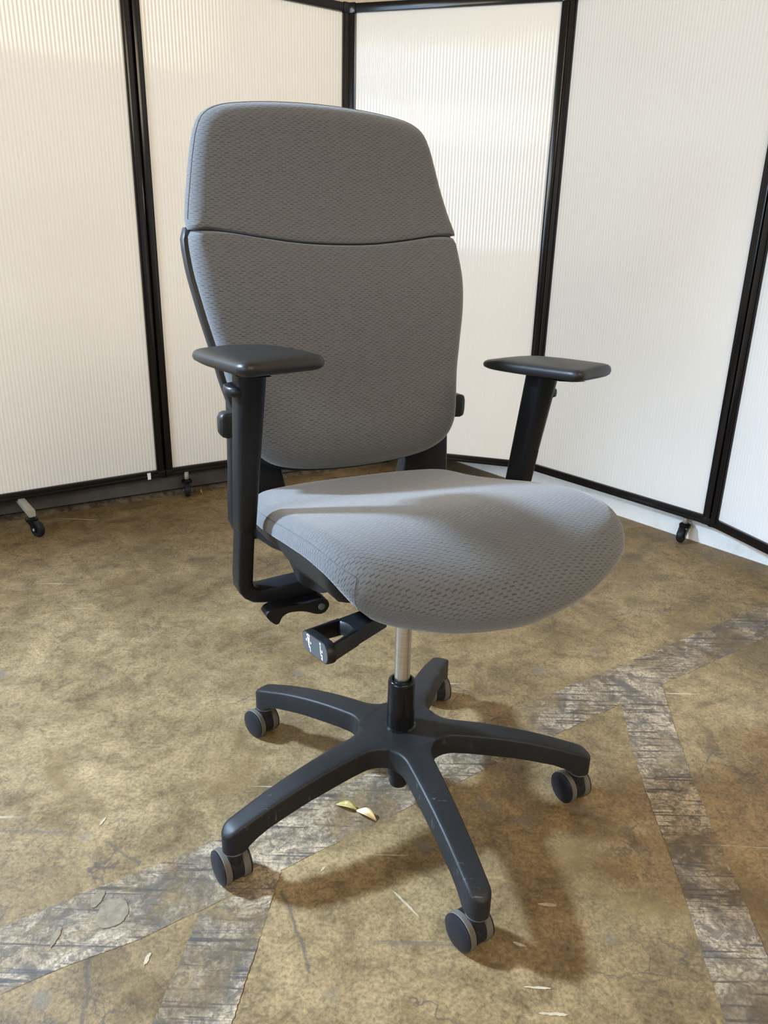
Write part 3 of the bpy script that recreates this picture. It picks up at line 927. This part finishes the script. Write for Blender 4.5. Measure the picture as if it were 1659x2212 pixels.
# --- backrest
BZ = [0.545, 0.575, 0.60, 0.63, 0.66, 0.70, 0.74, 0.80, 0.84, 0.88, 0.92, 0.96, 1.00, 1.04, 1.08, 1.125]
BYv = [0.212, 0.199, 0.192, 0.194, 0.207, 0.223, 0.232, 0.247, 0.261, 0.281, 0.304, 0.322, 0.336, 0.346, 0.354, 0.360]
def back_y(z): return sinterp(z, BZ, BYv)
def back_surf(x, z, t):
    return UP @ Vector((x, back_y(z) - t, z))
low_half = [(0.0, 0.905, 0.003), (0.06, 0.9065, 0.003), (0.12, 0.9125, 0.003), (0.18, 0.9205, 0.003), (0.215, 0.922, 0.007), (0.232, 0.919, 0.014), (0.2365, 0.905, 0.026), (0.2375, 0.88, 0.030),
            (0.236, 0.85, 0.030), (0.228, 0.80, 0.030), (0.217, 0.75, 0.030), (0.207, 0.70, 0.030), (0.200, 0.67, 0.028), (0.192, 0.64, 0.026), (0.182, 0.61, 0.026),
            (0.166, 0.584, 0.028), (0.140, 0.566, 0.030), (0.10, 0.555, 0.032), (0.05, 0.5495, 0.034), (0.0, 0.548, 0.034)]
up_half = [(0.0, 0.9052, 0.003), (0.06, 0.9067, 0.003), (0.12, 0.9127, 0.003), (0.18, 0.9207, 0.003), (0.215, 0.9222, 0.007), (0.2335, 0.9215, 0.014), (0.2355, 0.936, 0.026), (0.2325, 0.955, 0.030),
           (0.2225, 1.0, 0.030), (0.2135, 1.04, 0.030), (0.2045, 1.070, 0.030), (0.192, 1.0905, 0.030), (0.168, 1.104, 0.030), (0.130, 1.1115, 0.030), (0.07, 1.117, 0.030), (0.0, 1.119, 0.030)]
def mirror(h_): return h_ + [(-p[0], *p[1:]) for p in h_[1:-1][::-1]]
low, lrings = cushion('back_cushion', [tuple(p) for p in spline(mirror(low_half), 150)], back_surf, 0.034, (0.0, 0.74), M_FABRIC, chair, back=0.0, crown=lambda x, z: 0.007 * max(0, 1 - (x / 0.22) ** 2), inner=18)
upc, urings = cushion('back_cushion', [tuple(p) for p in spline(mirror(up_half), 150)], back_surf, 0.036, (0.0, 1.02), M_FABRIC, chair, back=0.006, crown=lambda x, z: 0.007 * max(0, 1 - (x / 0.22) ** 2), inner=14)
low['label'] = 'lower back cushion'; upc['label'] = 'upper back cushion'
# stitched seam round the upper cushion side
bm = bmesh.new()
ring = [Vector(p) for p in urings[4]]
zs = [i for i, p in enumerate(ring) if p.z > 0.932]
# keep the run in order round the top
st = next(i for i in range(len(ring)) if ring[i].z > 0.932 and ring[i - 1].z <= 0.932)
run = []
i = st
while ring[i % len(ring)].z > 0.932 and len(run) < len(ring):
    run.append(ring[i % len(ring)]); i += 1
cen = UP @ Vector((0, 0.33, 1.0))
tube(bm, [p + (p - cen).normalized() * 0.0002 for p in run], 0.0007, 5)
link_mesh('stitched_seam', bm, M_THREAD, upc)

# plastic back shell behind the lower cushion
bm = bmesh.new()
lp = [tuple(p) for p in spline(mirror(low_half), 110)]
rings = []
for d, t in ((0.006, 0.003), (-0.0060, 0.001), (-0.0075, -0.003), (-0.0070, -0.020), (-0.002, -0.027), (0.012, -0.034), (0.05, -0.042)):
    L = inset_loop(lp, d, (0, 0.74))
    rings.append([Vector((x, back_y(z) - t, z)) for x, z in L])
loft(bm, rings)
part('back_shell', bm, M_SHELL, auto=50)
bm = bmesh.new()
lp = [tuple(p) for p in spline(mirror(up_half), 110)]
rings = []
for k, t in ((0.93, -0.010), (0.93, -0.016), (0.84, -0.025), (0.6, -0.028)):
    rings.append([Vector((p[0] * k, back_y(1.02 + (p[1] - 1.02) * k) - t, 1.02 + (p[1] - 1.02) * k)) for p in lp])
loft(bm, rings)
part('upper_back_shell', bm, M_SHELL, auto=50)

# carrier bars: two flat plates down from the shell, joined under the seat
for s in (-1, 1):
    bm = bmesh.new()
    rings = []
    for z, x0, x1, y, th in ((0.74, 0.150, 0.196, 0.262, 0.010), (0.68, 0.140, 0.200, 0.250, 0.012), (0.60, 0.125, 0.204, 0.238, 0.014), (0.55, 0.118, 0.205, 0.237, 0.015),
                             (0.50, 0.108, 0.207, 0.238, 0.016), (0.465, 0.100, 0.208, 0.236, 0.017), (0.447, 0.098, 0.202, 0.228, 0.016), (0.440, 0.100, 0.195, 0.215, 0.010)):
        xc, hx = s * (x0 + x1) / 2, (x1 - x0) / 2
        rings.append([Vector((xc + a, y + b_, z)) for a, b_ in rr_sect(hx, th, 0.006, 3)])
    loft(bm, rings)
    cb = part('back_carrier', bm, M_PLASTIC, auto=45)
    bm = bmesh.new()                                   # forward arm to the mechanism
    path = [Vector((s * 0.150, 0.225, 0.455)), Vector((s * 0.135, 0.17, 0.450)), Vector((s * 0.10, 0.11, 0.445)), Vector((s * 0.07, 0.06, 0.44))]
    sweep(bm, path, [rr_sect(0.030, 0.013, 0.006, 3)] * 4)
    part('carrier_arm', bm, M_PLASTIC, cb, auto=45)
    # back height knob
    bm = bmesh.new()
    rings = []
    for x, hy, hz in ((0.196, 0.012, 0.020), (0.214, 0.014, 0.0205), (0.2205, 0.013, 0.0185), (0.2245, 0.009, 0.013)):
        rings.append([Vector((s * x, 0.214 + a, 0.636 + b_)) for a, b_ in rr_sect(hy, hz, 0.005, 3)])
    loft(bm, rings)
    part('height_knob', bm, M_PAD, cb, auto=50)

# --- arms
AX = 0.236
def arm(s, ztop):
    dz = ztop - 0.747
    def axis(z): return 0.010 + (0.745 + dz - z) * 0.21
    # arm frame: stem and elbow to the mechanism (one moulded tube)
    bm = bmesh.new()
    path, sec = [], []
    for z in (0.60, 0.53, 0.47, 0.434):
        path.append(Vector((s * AX, axis(z) + dz * 0.21, z))); sec.append((0.0115, 0.0185))
    ye = axis(0.425) + dz * 0.21
    for a in (22, 45, 68, 90):
        t = math.radians(a)
        path.append(Vector((s * (AX - 0.026 * (1 - math.cos(t))), ye + 0.002, 0.430 - 0.026 * math.sin(t)))); sec.append((0.0118, 0.0185))
    for x, z, y in ((0.185, 0.4035, ye), (0.14, 0.409, ye - 0.006), (0.07, 0.422, ye - 0.015)):
        path.append(Vector((s * x, y, z))); sec.append((0.0140, 0.0200))
    rings = []
    for i, p in enumerate(path):
        t = (path[min(i + 1, len(path) - 1)] - path[max(i - 1, 0)]).normalized()
        yv = Vector((0, 1, 0)); yv = (yv - t * yv.dot(t)).normalized(); sd = t.cross(yv)
        ha, hb = sec[i]
        rings.append([p + sd * a + yv * b_ for a, b_ in rr_sect(ha, hb, 0.0055, 3)])
    loft(bm, rings)
    fr = part('arm_frame', bm, M_PLASTIC, auto=45)
    # height sleeve
    bm = bmesh.new()
    rings = []
    zt, zbm = 0.752 + dz, 0.517 + dz
    for k in range(9):
        t = k / 8; z = zbm + (zt - zbm) * t
        hx = 0.0135 + 0.0055 * t; hy = 0.0215 + 0.0045 * t
        rings.append([Vector((s * AX + a, axis(z) + b_, z)) for a, b_ in rr_sect(hx, hy, hx * 0.8, 6)])
    r0 = [Vector((s * AX + (p.x - s * AX) * 0.9, axis(zbm) + (p.y - axis(zbm)) * 0.9, zbm - 0.003)) for p in rings[0]]
    loft(bm, [r0] + rings)
    sl = part('arm_sleeve', bm, M_PLASTIC, auto=50)
    # release trigger under the pad, outer side
    bm = bmesh.new()
    zq = 0.722 + dz; yq = axis(zq)
    P = spline([(0.010, 0.030), (0.026, 0.024), (0.031, 0.006), (0.028, -0.012), (0.016, -0.020), (0.006, -0.012)], 30)
    cx_ = 0.018
    rings = []
    for sc_, zz in ((0.80, -0.0065), (0.95, -0.005), (1.0, 0.0), (0.95, 0.005), (0.80, 0.0065)):
        rings.append([Vector((s * (AX + cx_ + (a - cx_) * sc_), yq + b_ * sc_, zq + zz)) for a, b_ in P])
    loft(bm, rings)
    part('release_trigger', bm, M_PAD, sl, auto=60)
    # pad: pitched up a little to the front
    half_p = [(0.0, 0.098), (0.030, 0.090), (0.047, 0.066), (0.054, 0.02), (0.0565, -0.03), (0.0560, -0.070), (0.0530, -0.100), (0.0490, -0.110), (0.040, -0.117), (0.015, -0.128), (-0.018, -0.140), (-0.040, -0.1480), (-0.049, -0.1485), (-0.0545, -0.143),
              (-0.0570, -0.130), (-0.0585, -0.06), (-0.058, 0.0), (-0.052, 0.05), (-0.034, 0.088)]
    Lp = spline(half_p, 96)
    bm = bmesh.new()
    tilt = math.radians(4.5)
    PY = 0.030
    def padpt(a, b_, z):
        return Vector((s * AX + a * (1.10 if s < 0 else 0.97) + (0.004 if s < 0 else 0.001), b_ * (1.18 if s < 0 else 1.08) + PY, ztop + (0.0095 if s < 0 else 0.0085) + z - (b_ + 0.03) * math.tan(tilt)))
    cenp = (0.0, -0.03)
    def crownp(a, b_):
        return 0.0050 * max(0, 1 - (a / 0.056) ** 2) * max(0, 1 - ((b_ + 0.025) / 0.125) ** 2)
    rings = []
    def padring(pts, z, cr):
        ring = []
        for a, b_ in pts:
            k = interp(b_, [-0.15, 0.03, 0.10], [1.0, 1.0, 0.62])
            ring.append(padpt(a, b_, z * k + cr * crownp(a, b_)))
        rings.append(ring)
    for d, z, cr in ((0.040, -0.002, 0), (0.018, -0.001, 0), (0.006, 0.0005, 0), (0.0015, 0.0035, 0), (0.0, 0.0080, 0), (0.0006, 0.0115, 0.2), (0.0022, 0.0145, 0.45), (0.0055, 0.0162, 0.8), (0.010, 0.0170, 1)):
        padring(inset_loop(Lp, d, cenp), z, cr)
    inn = inset_loop(Lp, 0.010, cenp)
    for q_ in (0.15, 0.3, 0.45, 0.6, 0.75, 0.88, 0.97):
        padring([(a + (cenp[0] - a) * q_, b_ + (cenp[1] - b_) * q_) for a, b_ in inn], 0.0170 + 0.0006 * min(1, q_ * 3), 1)
    loft(bm, rings)
    part('arm_pad', bm, M_PAD, auto=70)
    # width lever under the elbow
    bm = bmesh.new()
    P = spline([(0.120, 0.402), (0.114, 0.391), (0.121, 0.380), (0.134, 0.379), (0.155, 0.388), (0.178, 0.391), (0.190, 0.386), (0.196, 0.376), (0.203, 0.377), (0.215, 0.392), (0.206, 0.401), (0.185, 0.402), (0.155, 0.401), (0.135, 0.403)], 60)
    loft(bm, [[Vector((s * x, y0, z - 0.007)) for x, z in P] for y0 in (0.034, 0.036, 0.058, 0.060)])
    wl = part('width_lever', bm, M_PLASTIC, auto=45)
    bm = bmesh.new()
    Mb = Matrix.Translation((s * 0.127, 0.0335, 0.384)) @ Matrix.Rotation(PI / 2, 4, 'X')
    lathe(bm, [(0.0055, -0.003), (0.0055, 0.0015), (0.0045, 0.0022), (0.0005, 0.0022)], 18, M4=Mb)
    part('pivot_bolt', bm, M_BOLT, wl, auto=40)
arm(-1, 0.7535)
arm(1, 0.7185)

# --- tilt lever with pictogram plate (on the chair's right side)
TL = math.radians(-12)                                  # the whole mechanism is pitched with the seat
ctr = Vector((-0.220, -0.176, 0.4455))
u_ = Vector((0.0, -math.cos(TL), -math.sin(TL)))        # along the plate, forward and up
v_ = Vector((0, math.sin(TL) * -1 * -1, math.cos(TL)))  # plate up
v_ = Vector((0, 0, 1)) - u_ * u_.z; v_.normalize()
o_ = Vector((-1, 0, 0))
def LP(a, b_, o): return ctr + u_ * a + v_ * b_ + o_ * o
bm = bmesh.new()
st_ = rr_sect(0.043, 0.0135, 0.0130, 8)
loft(bm, [[LP(a * k, b_ * k, o) for a, b_ in st_] for k, o in ((0.97, -0.008), (1.0, -0.006), (1.0, 0.001), (0.985, 0.003))])
lever = part('tilt_lever', bm, M_PLASTIC, auto=45)
bm = bmesh.new()
loft(bm, [[LP(a * 0.95, b_ * 0.90, o) for a, b_ in st_] for o in (0.001, 0.0036)])
plate = part('lever_plate', bm, M_PLATE, lever, auto=40)
def PLN(a_, b_, o):                                     # plan of the lever, skewed back towards its root
    return LP(a_ + 0.068 * o / 0.115, b_ - 0.003 * o / -0.115, o)
def slab(name, quad_rows, hh, parent, bev=0.0022):
    """thin moulded bar: rows of (o, a0, a1) from the plate inwards"""
    bm = bmesh.new()
    rr = []
    for o, a0, a1 in quad_rows:
        m, hw = (a0 + a1) / 2, abs(a1 - a0) / 2
        rr.append([PLN(m + x, y, o) for x, y in rr_sect(hw, hh, min(bev, hw * 0.8), 3)])
    loft(bm, rr)
    return part(name, bm, M_PLASTIC, parent, auto=45)
for sd in (-1, 1):
    slab('lever_bar', [(-0.002, sd * 0.0415, sd * 0.0350), (-0.020, sd * 0.0385, sd * 0.0315), (-0.040, sd * 0.0350, sd * 0.0265), (-0.056, sd * 0.0325, sd * 0.0200)], 0.0105, lever)
rows = []
bm = bmesh.new()
mouth = [(-0.0345 + 0.069 * k / 10) for k in range(11)]
front_e = [(a_ * 0.93, -0.046 - 0.008 * (1 - (a_ / 0.0345) ** 2)) for a_ in mouth]
back_e = [(a_ * 0.62, -0.120) for a_ in mouth]
rr = []
for t in (0.0, 0.06, 0.5, 1.0):
    hh = 0.004 if t == 0 else 0.0095
    up_ = [PLN(a0 + (a1 - a0) * t, hh, o0 + (o1 - o0) * t) for (a0, o0), (a1, o1) in zip(front_e, back_e)]
    dn_ = [PLN(a0 + (a1 - a0) * t, -hh, o0 + (o1 - o0) * t) for (a0, o0), (a1, o1) in zip(front_e, back_e)]
    rr.append(up_ + dn_[::-1])
loft(bm, rr)
part('lever_web', bm, M_PLASTIC, lever, auto=45)
# white pictograms: flat print plates
def icon(polys, ca):
    bm = bmesh.new()
    for pl in polys:
        top = [bm.verts.new(LP(ca + x * 1.2, y * 1.08, 0.0040)) for x, y in pl]
        bm.faces.new(top)
    o = part('pictogram', bm, M_WHITE, plate, smooth=False)
def disc(x, y, r, n=12): return [(x + r * math.cos(2*PI*k/n), y + r * math.sin(2*PI*k/n)) for k in range(n)]
mm = 0.001
legs = [(-0.6*mm, -3.2*mm), (3.6*mm, -3.2*mm), (3.6*mm, -9.5*mm), (2.2*mm, -9.5*mm), (2.2*mm, -5.0*mm), (-0.6*mm, -5.0*mm)]
fig_a = [disc(-3.2*mm, 9.3*mm, 1.2*mm), disc(0, 10.0*mm, 1.4*mm), disc(3.0*mm, 9.3*mm, 1.2*mm),
         [(-3.6*mm, 7.2*mm), (3.2*mm, 7.2*mm), (1.4*mm, -3.2*mm), (-0.9*mm, -3.2*mm)], legs,
         [(-8.5*mm, 2.6*mm), (-5.2*mm, 4.8*mm), (-5.2*mm, 0.6*mm)], [(7.6*mm, 1.6*mm), (4.6*mm, 3.6*mm), (4.6*mm, -0.4*mm)]]
fig_b = [disc(0, 8.8*mm, 1.6*mm), [(-0.9*mm, 6.4*mm), (0.9*mm, 6.4*mm), (1.0*mm, -3.2*mm), (-0.9*mm, -3.2*mm)],
         [(x + 0.3*mm, y) for x, y in legs], [(4.0*mm, 3.2*mm), (2.4*mm, -0.4*mm), (5.6*mm, -0.4*mm)], [(1.2*mm, -9.8*mm), (0.2*mm, -7.0*mm), (2.2*mm, -7.0*mm)]]
icon(fig_a, -0.018); icon(fig_b, 0.021)

# ------------------------------------------------------------------ small things on the floor
def leaf_blade(name, pts, w, mat, parent, curl=0.4, lift=0.006, fold=0.5):
    """curled leaf blade along a floor polyline (relative to the chair axis)"""
    n = 16
    P = spline(pts, n, False)
    bm = bmesh.new(); rows = []
    for i, p in enumerate(P):
        t = i / (n - 1)
        a = P[max(i - 1, 0)]; b_ = P[min(i + 1, n - 1)]
        d = Vector((b_[0] - a[0], b_[1] - a[1], 0)).normalized(); s_ = Vector((-d.y, d.x, 0))
        ww = w * (math.sin(PI * min(0.97, max(0.03, t))) ** 0.7)
        z = 0.0012 + lift * math.sin(PI * t) * curl
        row = []
        for q_ in (-1, -0.5, 0, 0.5, 1):
            row.append(Vector((CX + p[0], CY + p[1], z + fold * abs(q_) ** 1.5 * ww * (0.4 + 0.6 * t))) + s_ * q_ * ww)
        rows.append(row)
    lower = [[p - Vector((0, 0, 0.0005)) for p in r[::-1]] for r in rows]
    loft(bm, [r + l for r, l in zip(rows, lower)])
    return link_mesh(name, bm, mat, parent)
lf = leaf_blade('dry_leaf', [(-0.070, -0.0305), (-0.062, -0.038), (-0.050, -0.046), (-0.036, -0.0545)], 0.0085, M_LEAF, None, 0.7, 0.010, 0.55)
tag(lf, 'small curled dry leaf pair lying on the floor beneath the chair', 'leaf')
leaf_blade('leaf_blade', [(-0.105, -0.0175), (-0.096, -0.0215), (-0.083, -0.0265), (-0.069, -0.030)], 0.0075, M_LEAF_G, lf, 0.6, 0.009, 0.6)
bl = leaf_blade('dry_leaf', [(-0.7265, 1.628), (-0.7215, 1.622), (-0.714, 1.618)], 0.006, M_BROWN, None, 1.0, 0.012, 0.9)
tag(bl, 'tiny brown curled leaf beside the divider caster', 'leaf')

def flake(pts, mat, label, name='paint_flake', z=0.0016):
    P = spline(pts, 26)
    bm = bmesh.new()
    r = [Vector((CX + x + random.uniform(-1, 1) * 0.0006, CY + y + random.uniform(-1, 1) * 0.0006, z)) for x, y in P]
    loft(bm, [[Vector((p.x, p.y, 0.0002)) for p in r], r])
    return tag(link_mesh(name, bm, mat, smooth=False), label, 'paint flake')
def blob(cx_, cy_, rx, ry, rot=0, n=9, j=0.18):
    out = []
    for k in range(n):
        a = 2 * PI * k / n; f = 1 + random.uniform(-j, j)
        x, y = rx * f * math.cos(a), ry * f * math.sin(a)
        out.append((cx_ + x * math.cos(rot) - y * math.sin(rot), cy_ + x * math.sin(rot) + y * math.cos(rot)))
    return out
flake(blob(-0.410, -0.252, 0.020, 0.027, 0.2), M_FLAKE_G, 'largest grey-tan peeled patch on the long floor tape')
flake(blob(-0.4385, -0.226, 0.0075, 0.0165, -0.2), M_FLAKE_G, 'teardrop peeled patch beside the largest patch on the tape')
flake(blob(-0.4735, -0.293, 0.0042, 0.017, 0.0), M_FLAKE_G, 'narrow upright peeled sliver on the long floor tape')
scr = [((-0.008, -0.199), (0.031, -0.247), 0.0016, 'long thin pale scratch chip in front of the chair base'),
       ((0.207, -0.216), (0.234, -0.2185), 0.0028, 'curved pale paint chip beyond the front caster'),
       ((0.157, -0.282), (0.175, -0.289), 0.0020, 'slanted pale paint chip next to the front caster'),
       ((0.163, -0.350), (0.199, -0.3515), 0.0016, 'thin white paint chip parallel to a thicker one'),
       ((0.175, -0.386), (0.211, -0.387), 0.0022, 'thick white paint chip parallel to a thinner one'),
       ((-0.119, -0.165), (-0.113, -0.155), 0.0018, 'tiny white paint chip below the dry leaf'),
       ((-0.340, -0.332), (-0.337, -0.314), 0.0030, 'small cream paint chip between the two tape strips'),
       ((-0.489, -0.080), (-0.485, -0.062), 0.0022, 'small white paint chip on bare concrete beside the front caster')]
for (x0, y0), (x1, y1), w, lb in scr:
    d = Vector((x1 - x0, y1 - y0)); L = d.length
    flake(blob((x0 + x1) / 2, (y0 + y1) / 2, L / 2, w, math.atan2(d.y, d.x), 10, 0.2), M_FLAKE, lb, z=0.0008)
